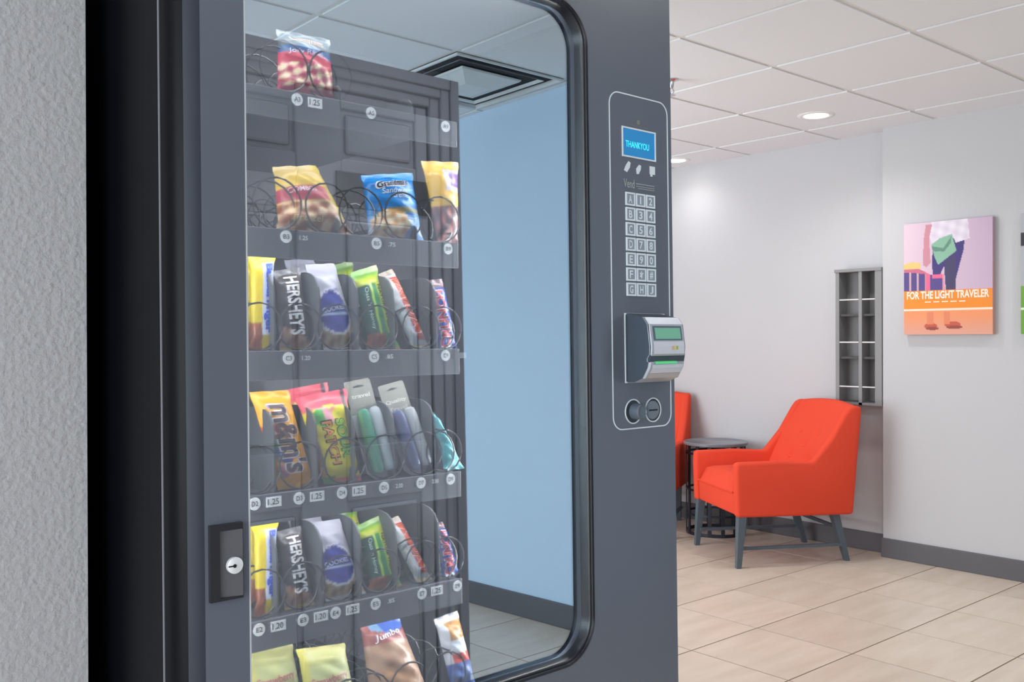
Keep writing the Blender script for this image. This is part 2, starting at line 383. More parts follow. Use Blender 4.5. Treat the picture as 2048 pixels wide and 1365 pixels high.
MB().box(.0, WD-.003, .0395, .0415, OZ0, OZ0+.02).box(.0, .03, .03, .0415, OZ0, OZ0+.003).obj('door_lip', M_BLACK, VM)
# rubber gasket along the top, right and bottom of the opening
def offs(pts, d):
    n = len(pts); out = []
    for i in range(n):
        a, b = pts[max(i-1, 0)], pts[min(i+1, n-1)]; tx, tz = b[0]-a[0], b[1]-a[1]; l = math.hypot(tx, tz) or 1
        out.append((pts[i][0]+tz/l*d, pts[i][1]-tx/l*d))
    return out
path = [(HS0+.02, HZ0)]
for cx, cz, a0 in ((HS1-HR, HZ0+HR, 270), (HS1-HR, HZ1-HR, 0)):
    for i in range(13): a = math.radians(a0+90*i/12); path.append((cx+HR*math.cos(a), cz+HR*math.sin(a)))
path.append((HS0+.02, HZ1))
prof = ((.0045, .0006), (.004, -.0012), (.002, -.0016), (.0005, -.0004), (-.001, .001), (-.0025, -.0002), (-.0045, .0004), (-.006, .003), (-.0062, .019))
MB().loops([L3(offs(path, d), t) for d, t in prof], False).obj('gasket', M_RUB, VM, 50)
MB().box(HS0, HS0+.0016, -.0008, .012, HZ0+.02, HZ1-.02).obj('glass_edge_trim', mat('edge_trim_light', (175, 178, 182), .3), VM)
M_GLASS = sheet_mat('machine_glass', (.97, .985, 1.0), .43, (.80, .935, 1.02))
MB().prism(rrect(HS0+.001, HS1-.003, HZ0+.004, HZ1-.004, HR-.005, 8, .02), .019, .0205).obj('glass_pane', M_GLASS, VM)
# lamps added out of sight behind door frame and header to brighten the snacks
M_ADDED_LED = mat('added_led_strip', (255, 250, 242), .5, emit=2)
MB().box(.03, .036, .045, .055, .72, 1.72).obj('added_led_strip', M_ADDED_LED, VM)
MB().box(.06, .50, .045, .055, 1.765, 1.775).obj('added_led_strip', M_ADDED_LED, VM)
area('added_machine_lamp', (.045, .052, 1.22), (.75, .6, 0), .02, 1.0, ADDED_LAMP_POWER*.15, (1, .97, .93), VM)
area('added_machine_lamp', (.27, .055, 1.762), (0, .5, -1), .40, .02, ADDED_LAMP_POWER*.14, (1, .97, .93), VM)
area('added_machine_lamp', (.69, .045, 1.22), (-1, .32, 0), .02, 1.0, ADDED_LAMP_POWER*.78, (1, .97, .93), VM)

# control panel
M_LINE = mat('white_line', (215, 222, 228), .4); M_INK = mat('black_ink', (18, 18, 20), .5); M_WHITE = mat('sticker_white', (235, 236, 238), .5)
ol = rrect(.7105, .8575, 1.0655, 1.6155, .022, 8); oi = rrect(.7125, .8555, 1.0675, 1.6135, .020, 8)
MB().loops([L3(ol, -.0002), L3(ol, -.0009), L3(oi, -.0009), L3(oi, -.0002)]).obj('panel_outline', M_LINE, VM)
fo = [(.7405, 1.5115), (.825, 1.5115), (.825, 1.561), (.7405, 1.561)]; fi = [(.743, 1.514), (.8225, 1.514), (.8225, 1.5585), (.743, 1.5585)]
ds = MB().loops([L3(fo, -.0002), L3(fo, -.0016), L3(fi, -.0016), L3(fi, .0004)]).obj('display', M_LINE, VM)
MB().box(.743, .8225, -.0006, .0004, 1.514, 1.5585).obj('screen', mat('screen_blue', (28, 112, 165), .3, emit=.55), ds)
tm = MB(); flat_text(tm, 'THANKYOU', (.7785, 1.5335), .058, .0105, d=-.0010, off=.0)
tm.obj('screen_text', mat('screen_cyan', (60, 225, 240), .4, emit=1.1), ds)
for ps in ([[(.745, 1.489), (.752, 1.4865), (.759, 1.495), (.761, 1.503), (.756, 1.505), (.749, 1.497)]],
           [[(.776, 1.486), (.781, 1.4865), (.786, 1.494), (.787, 1.501), (.782, 1.502), (.775, 1.495)]],
           [[(.809, 1.4895), (.811, 1.4895), (.811, 1.486), (.816, 1.486), (.816, 1.4895), (.8225, 1.4895), (.8225, 1.503), (.809, 1.503)]]):
    MB().prism(ps[0], -.0009, -.0002).obj('payment_icon', M_LINE, VM)
lg = MB(); flat_text(lg, 'Vend', (.757, 1.4685), .026, .014, d=-.0006, off=.0)
lg.box(.7745, .8205, -.0006, -.0002, 1.4695, 1.4705).box(.7745, .8205, -.0006, -.0002, 1.4655, 1.4662).box(.779, .8205, -.0006, -.0002, 1.4622, 1.4629)
lg.obj('panel_lettering', mat('panel_print', (176, 184, 178), .5), VM)
lg = MB().box(.758, .807, -.0006, -.0002, 1.5650, 1.5657); lg.lathe((.782, -.0006, 1.5725), [(.0042, 0), (.0042, .0004)], 'y', 12)
lg.obj('maker_emblem', mat('emblem_dull_gold', (128, 126, 116), .5), VM)
kp = VM
M_KEY = mat('key_frame_silver', (216, 224, 230), .35); M_KEYB = mat('key_grey', (136, 148, 160), .4)
codes = ['A12', 'B34', 'C56', 'D78', 'E90', 'F*#', 'GHJ']
kme = {}
for r in range(7):
    for c in range(3):
        x, z = .7472+c*.0252, 1.4548-r*.0247-.0228
        w, h = .0225, .0218
        mb = MB(); mb.k = 0
        o4 = [(x, z), (x+w, z), (x+w, z+h), (x, z+h)]; i4 = [(x+.0026, z+.0026), (x+w-.0022, z+.0026), (x+w-.0022, z+h-.0026), (x+.0026, z+h-.0026)]
        mb.loops([L3(o4, -.0002), L3(o4, -.0022), L3(i4, -.0022), L3(i4, -.0012)])
        mb.k = 1; mb.box(i4[0][0], i4[1][0], -.0014, -.0004, i4[0][1], i4[2][1])
        mb.k = 0; flat_text(mb, codes[r][c], (x+w/2, z+h/2), .0032 if codes[r][c] == '1' else .0085, .0125, d=-.0017, off=.02)
        mb.obj('key', [M_KEY, M_KEYB], VM)
# bill acceptor
BA = MB()
prof = [(0, 1.2555), (-.038, 1.247), (-.0465, 1.236), (-.051, 1.2), (-.0495, 1.183), (-.046, 1.168), (-.036, 1.151), (-.018, 1.1435), (0, 1.142)]
BA.prism(prof, .7455, .8335, 'x')
ba = BA.obj('bill_acceptor', mat('acceptor_dark', (58, 68, 80), .35), VM, 25)
fo = [(.7410, 1.1415), (.8420, 1.1415), (.8420, 1.2555), (.7410, 1.2555)]; fi = [(p[0]+(.0022 if p[0] < .8 else -.0022), p[1]+(.0022 if p[1] < 1.2 else -.0022)) for p in fo]
MB().loops([L3(fo, -.0002), L3(fo, -.0012), L3(fi, -.0012), L3(fi, -.0002)]).obj('acceptor_outline', M_LINE, VM)
face = [(-.0385, 1.2478), (-.0475, 1.2365), (-.0502, 1.218), (-.0522, 1.2), (-.0515, 1.188), (-.0465, 1.181), (-.0470, 1.1765), (-.0500, 1.175), (-.0478, 1.166), (-.0372, 1.1495), (-.018, 1.1422)]
ls = [[(x, t, z) for t, z in face] for x in (.7450, .7480, .8310, .8340)]
ls[0] = [(.7450, t+.003, z) for t, z in face]; ls[3] = [(.8340, t+.003, z) for t, z in face]
MB().loops(ls, False).obj('acceptor_face', mat('acceptor_silver', (176, 182, 192), .35, .25), ba, 30)
def on_face(z):
    for (t0, z0), (t1, z1) in zip(face, face[1:]):
        if z1 <= z <= z0: return t0+(t1-t0)*(z-z0)/(z1-z0)
    return -.05
def patch(name, x0, x1, z0, z1, m, d=.0008, n=5):
    zs = [z0+(z1-z0)*i/n for i in range(n+1)]
    MB().loops([[(x, on_face(z)-d, z) for z in zs] for x in (x0, x1)], False).obj(name, m, ba)
patch('window_bezel', .7535, .8255, 1.2105, 1.2335, mat('bezel_grey', (92, 100, 112), .4), .0006)
patch('status_window', .7575, .8215, 1.2125, 1.2305, mat('window_green', (112, 172, 146), .3, emit=.12), .0012)
patch('sticker', .752, .829, 1.1885, 1.2085, mat('acceptor_pale', (202, 205, 214), .35), .0006)
for i, (x, col) in enumerate(((.797, (230, 170, 130)), (.803, (225, 200, 90)), (.808, (150, 190, 90)))): patch('icon_mark', x, x+.004, 1.195, 1.201, mat('icon_%d' % i, col, .5), .0012, 1)
patch('bill_slot', .7575, .806, 1.1768, 1.1835, mat('slot_green', (26, 92, 30), .5), .0015)
patch('slot_glow', .7575, .812, 1.1722, 1.1766, mat('slot_glow_green', (96, 206, 142), .4, emit=.25), .0015, 3)
patch('lower_plate', .752, .829, 1.1575, 1.1715, mat('acceptor_pale', (0, 0, 0)), .0006)
patch('lower_lip', .752, .829, 1.1445, 1.1570, mat('acceptor_warm', (178, 170, 168), .4), .0006)
# coin return knob and coin slot
for cx, kind in ((.7598, 'coin_return'), (.8092, 'coin_slot')):
    b = MB().lathe((cx, 0, 1.0945), [(.0205, -.0002), (.0205, -.0016), (.0188, -.0016), (.0184, .0)], 'y', 32).obj(kind, M_LINE, VM, 30)
    if kind == 'coin_return':
        MB().cyl((cx, -.0004, 1.0945), 'y', .0184, .0184, .0008, 32).obj('cup', mat('cup_dark', (46, 54, 64), .5), b)
        MB().lathe((cx+.003, 0, 1.0945), [(.0135, -.0006), (.0125, -.016), (.0105, -.018), (.0095, -.0165), (.002, -.0160)], 'y', 28).obj('knob', mat('knob_grey', (88, 98, 110), .35), b, 40)
    else:
        MB().cyl((cx, -.0008, 1.0945), 'y', .0184, .0184, .0012, 32).obj('cup', mat('cup_rim', (40, 46, 56), .5), b)
        MB().lathe((cx-.002, 0, 1.0945), [(.0158, -.0008), (.0152, -.0030), (.0148, -.0032)], 'y', 32).obj('disc', mat('disc_grey', (112, 124, 136), .3), b, 40)
        MB().box(cx-.0125, cx+.0085, -.0036, -.0030, 1.0932, 1.0958).obj('slot', M_INK, b)
# lock on the left of the door
lo = [(.034, .9165), (.0735, .9165), (.0735, 1.0035), (.034, 1.0035)]; li = [(.0455, .9195), (.0725, .9195), (.0725, .996), (.0455, .996)]
M_LOCK = mat('lock_black', (34, 34, 40), .4)
lk = MB().loops([L3(lo, .0), L3(lo, -.006), L3(li, -.006), L3(li, .002)]).obj('lock_housing', M_LOCK, VM)
MB().add([(.0468, -.001, .9195), (.0725, -.0072, .9195), (.0725, -.0072, .996), (.0468, -.001, .996), (.0468, .004, .9195), (.0725, .004, .9195), (.0725, .004, .996), (.0468, .004, .996)],
         [(0, 1, 2, 3), (4, 5, 6, 7), (0, 1, 5, 4), (1, 2, 6, 5), (2, 3, 7, 6), (3, 0, 4, 7)]).obj('lock_plate', mat('lock_plate_grey', (70, 70, 76), .4), lk)
MB().lathe((.0622, -.0048, .9555), [(.0095, 0), (.0095, -.0045), (.008, -.0052)], 'y', 28).obj('lock_cylinder', mat('lock_nickel', (222, 224, 226), .35, .3), lk, 40)
MB().box(.0536, .0612, -.0104, -.0098, .9545, .9560).lathe((.0612, -.0104, .9552), [(.0022, 0), (.0022, .0006)], 'y', 12).obj('keyway', M_INK, lk)

# trays with rails, dividers, coils, selection stickers and price tags
M_TRAY = mat('tray_grey', (88, 90, 97), .5); M_DIV = mat('divider_grey', (84, 88, 92), .5); M_WIRE = mat('coil_wire', (58, 58, 63), .4); M_DIM = mat('tag_dim', (150, 154, 160), .5)
FLOOR = {}
LZ = {'A': 1.5305, 'B': 1.349, 'C': 1.191, 'D': 1.008, 'E': .8485, 'F': .672}
STK = {'A': [('A3', .1958, '1.25', 1), ('A5', .3103, '', 0), ('A9', .4405, '', -1)],
       'B': [('B3', .1778, '1.25', 0), ('B5', .3169, '.75', 0), ('B9', .4425, '', -1)],
       'C': [('C3', .1795, '1.20', 0), ('C5', .3107, '.85', 0), ('C9', .4355, '.95', -1)],
       'D': [('D2', .130, '1.25', 1), ('D3', .1926, '1.25', 1), ('D4', .2572, '1.25', 1), ('D5', .3248, '2.00', 0), ('D7', .3884, '2.00', 0), ('D9', .4421, '', -1)],
       'E': [('E2', .1344, '1.20', 1), ('E3', .1965, '1.20', 1), ('E4', .2452, '1.25', 1), ('E5', .3087, '.85', 0), ('E7', .3879, '1.25', 1), ('E9', .4525, '', -1)],
       'F': []}
DIVS = {'A': [.27, .39], 'B': [.265, .395], 'C': [.1672, .2341, .294, .354, .430], 'D': [.1651, .2272, .286, .352, .424], 'E': [.1672, .2341, .294, .354, .430], 'F': [.27, .395]}
COILS = {'A': [(.184, 1), (.254, -1)], 'B': [(.172, 1), (.246, -1), (.300, 1), (.372, -1), (.438, 1)], 'C': [(.145, 1), (.204, 1), (.262, 1), (.326, 1), (.400, 1), (.442, 1)],
         'D': [(.140, 1), (.203, 1), (.270, 1), (.336, 1), (.402, 1), (.440, 1)], 'E': [(.145, 1), (.204, 1), (.262, 1), (.326, 1), (.400, 1), (.442, 1)], 'F': [(.20, 1), (.268, -1), (.305, 1), (.372, -1), (.44, 1)]}
def helix(rad, d):
    pts = []; n = 9*18
    for i in range(n+1):
        a = -PI/2+d*2*PI*i/18; pts.append((rad*math.cos(a), .0865+(.008*i/18 if i < 18 else .008+.05*(i-18)/18), rad*math.sin(a)))
    return MB().tube(pts, .0014, 5)
coil_me = {d: helix(.031, d).mesh('coil', M_WIRE, 60) for d in (1, -1)}
coil_big = {d: helix(.034, d).mesh('coil', M_WIRE, 60) for d in (1, -1)}
dpoly = [(.092, 0), (.092, .072), (.095, .088), (.103, .100), (.115, .107), (.13, .110), (.57, .110), (.57, 0)]
div_me = MB().prism(dpoly, -.0012, .0012, 'x').mesh('divider', M_DIV)
dpoly2 = [(.092, 0), (.092, .02), (.10, .028), (.12, .032), (.57, .032), (.57, 0)]
div_low = MB().prism(dpoly2, -.0012, .0012, 'x').mesh('divider', M_DIV)
tray_base = MB().box(.028, .462, .084, .59, -.004, 0).mesh('tray', M_TRAY)
rail_me = MB().box(.028, .462, .0788, .0832, -.036, .0022, .001).mesh('rail', M_TRAY)
for k, lz in LZ.items():
    zf = lz+.0078; FLOOR[k] = zf
    tr = link('tray', tray_base, VM, (0, 0, zf)); link('rail', rail_me, tr)
    for s in DIVS[k]: link('divider', div_me if k in 'CDE' else div_low, tr, (s, 0, 0))
    area('added_shelf_lamp', (.25, .088, -.0065), (0, .38, -.92), .42, .006, ADDED_LAMP_POWER*.044, (1, .98, .95), tr)  # unseen lamp added under each tray to brighten the packs below
    for s, d in COILS[k]: link('coil', (coil_big if k in 'ABF' else coil_me)[d], tr, (s, 0, .0365 if k in 'ABF' else .0335))
    for code, s, price, style in STK[k]:
        mb = MB(); mb.k = 0; mb.lathe((s, .0788, lz-zf), [(.0082, 0), (.0082, -.0006)], 'y', 20); mb.k = 1
        flat_text(mb, code, (s, lz-zf), .0088, .0062, d=.0778, off=.012); mb.obj('selection_sticker', [M_WHITE, M_INK], tr)
        if price:
            mb = MB(); sx = s+(.0265 if style == 1 else .026); mb.k = 0
            if style == 1: mb.box(sx-.0105, sx+.0105, .0780, .0787, lz-zf-.0068, lz-zf+.0062)
            else: mb.k = 2; mb.box(sx-.0125, sx+.0125, .0782, .0787, lz-zf-.0045, lz-zf+.0040); mb.k = 0
            mb.k = 1 if style == 1 else 0
            if style >= 0: flat_text(mb, price, (sx-.001, lz-zf), .0155 if style == 1 else .012, .0078 if style == 1 else .006, d=.0776, off=.012)
            mb.obj('price_tag', [M_WHITE, M_INK, M_TRAY], tr)

# ================================================================ SNACKS
M_PRINT = print_mat('foil_print', .34, .25)
def sm(x): x = max(0., min(1., x)); return x*x*(3-2*x)
def mix(a, b, f): return tuple(p+(q-p)*f for p, q in zip(a, b))
def nz(u, v, s=1.0, k=0): return .5+.25*math.sin(s*(17.3*u+5.1*v)+k)+.25*math.sin(s*(7.7*u-21.9*v)+2.1*k+1.3)
SHADE = .93
def packet(name, label, cat, group, quad, row, lean, bulge, col, texts=(), t0=.106, crimp=.05, waist=.94, pw=2.2, nu=22, nv=40, soft=.14, m=None):
    TL, TR, BR, BL = quad; zf = FLOOR[row]+.0012
    bl, br = at(*BL, t0), at(*BR, t0); tl, tr = at(*TL, t0+lean), at(*TR, t0+lean)
    P00, P10 = Vector((bl[0], t0, zf)), Vector((br[0], t0, zf)); P01, P11 = Vector((tl[0], t0+lean, tl[1])), Vector((tr[0], t0+lean, tr[1]))
    org = (P00+P10)/2
    nrm = ((P10-P00).normalized()+(P11-P01).normalized()).cross((P01-P00)+(P11-P10)).normalized()
    def h(u, v):
        e = min(v, 1-v)
        if e <= crimp: return 0
        g = sm((e-crimp)/soft)
        return bulge*g*max(0, 1-abs(2*u-1)**pw)**.75*(1+.10*math.sin(9*v+5*u)+.06*math.sin(31*v+11*u))
    def pt(u, v, d):
        e = min(v, 1-v); w = 1 if e < crimp else 1-(1-waist)*sm((e-crimp)/.10)
        uu = .5+(u-.5)*w
        a = P00.lerp(P10, uu); b = P01.lerp(P11, uu); wob = .0012*math.sin(14*u+3*v) if e < crimp else 0
        return a.lerp(b, v)+nrm*(d+wob)-org
    mb = MB(); F = []; cols = []
    for side in (1, -1):
        L = []
        for j in range(nv+1):
            v = j/nv; L.append([pt(i/nu, v, side*(h(i/nu, v)*(1 if side > 0 else .55)+.0005)) for i in range(nu+1)])
            for i in range(nu+1): cols.append(col(i/nu, v))
        mb.loops(L, False)
    n1 = nu+1; o2 = (nv+1)*n1
    ring = [i for i in range(nu+1)]+[j*n1+nu for j in range(1, nv+1)]+[nv*n1+i for i in range(nu-1, -1, -1)]+[j*n1 for j in range(nv-1, 0, -1)]
    for a, b in zip(ring, ring[1:]+ring[:1]): mb.f.append([a, b, o2+b, o2+a]); mb.mi.append(0)
    o = mb.obj(name, m or M_PRINT, None, 60); me = o.data
    ca = me.color_attributes.new('Col', 'FLOAT_COLOR', 'POINT')
    ca.data.foreach_set('color', [x for c in cols for x in lin(c)])
    o.matrix_world = MM @ Matrix.Translation(org); tag(o, label, cat, group)
    if texts:
        tb = MB(); mats = []
        for T in texts:
            s, c, L, hh, dr, rgb = T[:6]; off = T[6] if len(T) > 6 else .01; d = T[7] if len(T) > 7 else .0006; tilt = T[8] if len(T) > 8 else 0
            mn = 'ink_%d_%d_%d' % rgb; mm = mat(mn, rgb, .45)
            if mm not in mats: mats.append(mm)
            tb.k = mats.index(mm); vs, fs = text_mesh(s, off); P = []
            for x, y, _ in vs:
                if dr == 'down': u, v = c[0]+(y-.5)*hh+tilt*(x-.5), c[1]-(x-.5)*L
                elif dr == 'up': u, v = c[0]-(y-.5)*hh+tilt*(x-.5), c[1]+(x-.5)*L
                else: u, v = c[0]+(x-.5)*L, c[1]+(y-.5)*hh+tilt*(x-.5)
                uc, vc = min(1, max(0, u)), min(1, max(0, v))
                P.append(pt(u, v, h(uc, vc)+.0006+d))
            tb.add(P, fs)
        tb.obj('lettering', mats, o)
    return o
def behind(o, label, ds, dt, dz=0):
    c = dup(o); c.matrix_world = MM @ Matrix.Translation((ds, dt, dz)) @ MI @ o.matrix_world; c['label'] = label; return c

def c_yellowbar(u, v):
    c = (214, 192, 24)
    if v > .95 or v < .04: c = (222, 196, 90)
    if .16 < v < .9 and u > .44: c = (206, 216, 240)
    if v < .30 and u < .55-.6*v: c = mix((176, 98, 60), (120, 70, 50), nz(u, v, 2))
    if .30 < v < .9 and .18 < u < .3: c = mix(c, (180, 140, 30), .5*nz(u, v, 6))
    return c
def c_darkbar(u, v):
    c = mix((70, 60, 62), (86, 78, 80), nz(u, v))
    if v > .93: c = (120, 116, 120)
    if v < .26-.18*u+.05: c = mix((196, 158, 136), (150, 96, 70), sm(nz(u, v, 1.6)*1.6-.5))
    if v < .05: c = (204, 180, 110)
    return c
def c_cookie(u, v):
    c = (178, 177, 192)
    d = math.hypot((u-.42)/.44, (v-.42)/.24)
    if v < .34: c = mix((206, 178, 132), (150, 112, 74), sm(nz(u, v, 1.8)*1.5-.3))
    if d < 1.12: c = (226, 226, 236)
    if d < .98: c = (58, 66, 158)
    if d < .98 and .38 < v < .415: c = (190, 205, 235)
    if v < .05: c = (206, 205, 216)
    if .12 < v < .2 and u > .75: c = (90, 100, 170)
    return c
def c_green(u, v):
    if v > .93: return mix((120, 178, 80), (196, 206, 160), u)
    if v > .78: return mix((84, 150, 54), (182, 192, 46), sm((.95-v)/.1))
    c = (38, 84, 72)
    if u > .40: c = (176, 214, 84)
    if u > .46: c = (52, 138, 84)
    if u > .66: c = (150, 204, 70)
    if u > .71: c = (226, 222, 60)
    if u > .93: c = (70, 140, 60)
    if v < .20 and u < .62: c = mix((206, 112, 74), (150, 84, 60), nz(u, v, 2))
    elif v < .2: c = (64, 160, 78)
    if v < .05: c = (190, 150, 100) if u > .5 else (120, 110, 90)
    return c
def c_peanut(u, v):
    c = (222, 224, 230)
    if u < .34 and v < .6: c = mix((214, 220, 232), (206, 186, 140), sm(nz(u, v, 2)*2-1.1))
    if .37 < u < .44 and v < .62: c = (58, 66, 160)
    if u > .45 and .10 < v < .92: c = (232, 96, 52)
    if v > .93: c = (206, 190, 172)
    if v < .06: c = mix((226, 220, 216), (170, 150, 90), nz(u, v, 3))
    return c
def c_crisp(u, v):
    c = (48, 82, 176)
    if v > .86: c = (128, 104, 112)
    if v < .05: c = (60, 66, 120)
    return c
def c_peanutcandy(u, v):
    c = (244, 172, 20)
    if v > .96: c = (226, 160, 30)
    if u < .30:
        if .50 < v < .64: c = (214, 82, 66)
        elif .41 < v <= .5: c = (78, 148, 66)
        elif .30 < v <= .41: c = (52, 92, 160)
    if v < .36:
        d = math.hypot((u-.6)/.34, (v-.2)/.13)
        if d < 1: c = mix((250, 186, 60), (232, 150, 20), d)
        d = math.hypot((u-.34)/.16, (v-.29)/.05)
        if d < 1: c = (60, 74, 150)
        d = math.hypot((u-.22)/.14, (v-.18)/.06)
        if d < 1: c = (190, 120, 140)
    if v < .05: c = (216, 164, 40) if u < .6 else (170, 120, 90)
    if .82 < v < .87 and .22 < u < .38: c = (150, 150, 200)
    return c
def c_sour(u, v):
    c = (238, 222, 34)
    if v > .86-.10*abs(u-.5): c = (238, 96, 112)
    elif v > .8 and (u < .12 or u > .93): c = (238, 96, 112)
    d = math.hypot((u-.34)/.2, (v-.74)/.12)
    if d < 1 and v < .84: c = (94, 186, 92) if u < .36 else (240, 170, 180)
    if math.hypot((u-.56)/.06, (v-.82)/.03) < 1: c = (236, 150, 130)
    if math.hypot((u-.68)/.05, (v-.74)/.03) < 1: c = (170, 190, 70)
    if v > .72 and .84 < u < .93: c = (70, 56, 60)
    if u < .12 and v < .5: c = (216, 150, 60) if v < .3 else (170, 90, 130)
    if math.hypot((u-.72)/.06, (v-.13)/.03) < 1: c = (150, 165, 110)
    if v < .10 and u < .35: c = (92, 150, 70)
    if v < .07 and u >= .3: c = (236, 130, 96)
    if v < .05 and u > .75: c = (238, 96, 112)
    return c
def c_fruit(u, v):
    c = (84, 94, 100)
    if v < .74: c = (44, 84, 130)
    if v < .64-.0*u: c = (186, 62, 84)
    if v < .50:
        n = nz(u, v, 1.9, 2); c = mix((172, 60, 86), (232, 210, 176), sm(n*2.2-.6))
    if v < .14: c = (214, 120, 130) if .3 < u < .75 else (190, 60, 92)
    return c
def c_pretzel(u, v):
    c = mix((204, 176, 104), (220, 186, 110), nz(u, v, .8))
    if v > .93: c = (206, 184, 128)
    if .62 < v < .76: c = (222, 184, 74)
    if .40 < v < .62 and u < .78: c = (186, 66, 82)
    if v < .40:
        n = nz(u, v, 1.7, 1); c = mix((150, 84, 44), (238, 206, 168), sm(n*2-.5))
    if v < .05: c = (200, 150, 120)
    if u > .86 and v > .2: c = (206, 180, 70)
    return c
def c_bluebag(u, v):
    c = mix((6, 118, 196), (22, 140, 216), nz(u, v, .9))
    if v > .95: c = (110, 170, 226)
    d = math.hypot((u-.36)/.34, (v-.20)/.22)
    if d < 1: c = mix((214, 150, 86), (240, 222, 190), sm(nz(u, v, 2.1)*1.8-.3))
    if .36 < v < .44 and u > .3: c = mix((202, 150, 84), c, .3)
    if v < .30 and u > .74: c = mix((90, 150, 230), (170, 204, 246), nz(u, v, 1.6))
    elif v < .34 and d >= 1: c = (110, 164, 224)
    return c
def c_yellowbag(u, v):
    c = (232, 184, 78)
    if v > .95: c = (214, 176, 96)
    if .60 < v < .88 and u > .42: c = (206, 200, 226)
    if .66 < v < .84 and u > .55: c = (112, 76, 140)
    if v < .44: c = mix((112, 88, 92), (190, 120, 112), sm(nz(u, v, 1.4)*1.6-.5))
    return c
def c_yellowbox(u, v):
    c = (186, 186, 116)
    if v > .965: c = (196, 186, 120)
    if v < .80: c = (200, 204, 142)
    if u < .12: c = (206, 198, 96)
    if v < .52: c = (204, 184, 170)
    return c
def c_bun(u, v):
    c = mix((164, 124, 100), (190, 154, 128), nz(u, v, 1.2))
    if v > .70: c = (152, 82, 76)
    d = math.hypot((u-.62)/.46, (v-.90)/.085)
    if d < 1: c = (64, 98, 180) if u > .4 else (120, 160, 196)
    if v > .965: c = (150, 146, 150)
    d = math.hypot((u-.45)/.4, (v-.24)/.22)
    if d < 1: c = mix((168, 120, 84), (190, 146, 108), nz(u, v, 2))
    return c
def c_sweet(u, v):
    c = (216, 220, 228)
    if v > .95: c = (190, 184, 190)
    if .66 < v < .92 and u > .25: c = (190, 140, 84)
    if .36 < v < .50 and u > .2: c = (216, 84, 70)
    if v < .36: c = (88, 112, 172)
    return c
BARG = 'candy bars and packs in the tray rows'
def row_of_bars(row, where, Q):
    a = packet('candy_bar', 'yellow bar with blue lettering, leftmost in the ' + where, 'candy bar', BARG, Q[0], row, .012, .007, c_yellowbar,
           [('Butterfinger', (.69, .53), .70, .42, 'down', (40, 80, 206), .045)], pw=2.6, waist=.86)
    behind(a, 'spare yellow bar behind the front one in the ' + where, .012, .048, .002)
    packet('candy_bar', 'dark chocolate bar with white capitals in the ' + where, 'candy bar', BARG, Q[1], row, .022, .010, c_darkbar,
           [("HERSHEY'S", (.55, .54), .72, .54, 'down', (232, 232, 236), .03)], pw=2.6)
    b = packet('cookie_pack', 'white cookie pack with a blue round emblem in the ' + where, 'cookie pack', BARG, Q[2], row, .03, .013, c_cookie,
           [("LINDEN'S", (.45, .66), .5, .04, 'right', (72, 80, 160), .01, .0006, .03), ('COOKIES', (.42, .46), .62, .055, 'right', (214, 222, 242), .012, .0006, .03)])
    behind(b, 'spare cookie pack behind the front one in the ' + where, -.006, .048, .010)
    g = packet('granola_bar', 'green and yellow granola bar wrapper in the ' + where, 'granola bar', BARG, Q[3], row, .03, .011, c_green,
           [("Oats 'n Honey", (.23, .50), .52, .16, 'down', (196, 220, 214), .008), ('NATURE VALLEY', (.80, .46), .62, .17, 'down', (44, 84, 34), .02)], pw=2.6, waist=.84)
    behind(g, 'spare granola bar behind the front one in the ' + where, -.012, .048, .010)
    packet('candy_bar', 'white candy bar with orange red lettering in the ' + where, 'candy bar', BARG, Q[4], row, .05, .010, c_peanut,
           [('PAYDAY', (.68, .50), .82, .58, 'down', (232, 228, 232), .04, .0004), ('PAYDAY', (.68, .50), .80, .52, 'down', (236, 84, 38), .0, .0010)], pw=2.6)
    packet('candy_bar', 'blue candy bar with red lettering, rightmost in the ' + where, 'candy bar', BARG, Q[5], row, .03, .010, c_crisp,
           [('CRUNCH', (.38, .42), .82, .60, 'up', (222, 216, 226), .075, .0004), ('CRUNCH', (.38, .42), .79, .50, 'up', (204, 46, 58), .03, .0010)], pw=2.6)
row_of_bars('C', 'third tray from the top', [
    [(497, 508), (552, 503), (545, 700), (500, 700)], [(545, 543), (600, 535), (622, 700), (560, 702)], [(610, 530), (669, 527), (722, 700), (648, 700)],
    [(700, 546), (753, 530), (800, 700), (735, 702)], [(756, 549), (785, 538), (860, 690), (826, 702)], [(850, 562), (884, 558), (914, 702), (878, 705)]])
row_of_bars('E', 'lowest full tray', [
    [(503, 1044), (558, 1035), (549, 1236), (510, 1242)], [(553, 1064), (602, 1052), (628, 1222), (570, 1232)], [(612, 1048), (680, 1038), (731, 1200), (652, 1212)],
    [(708, 1055), (762, 1030), (803, 1180), (738, 1197)], [(768, 1044), (797, 1032), (864, 1166), (834, 1178)], [(866, 1046), (886, 1045), (919, 1150), (886, 1158)]])
packet('candy_bag', 'orange yellow bag of peanut candies with brown lettering in the fourth tray', 'candy bag', BARG, [(498, 785), (577, 781), (632, 978), (556, 990)], 'D', .03, .013, c_peanutcandy,
       [("m&m's", (.57, .50), .72, .72, 'down', (232, 226, 236), .07, .0004), ("m&m's", (.57, .50), .69, .64, 'down', (84, 62, 66), .03, .0010)])
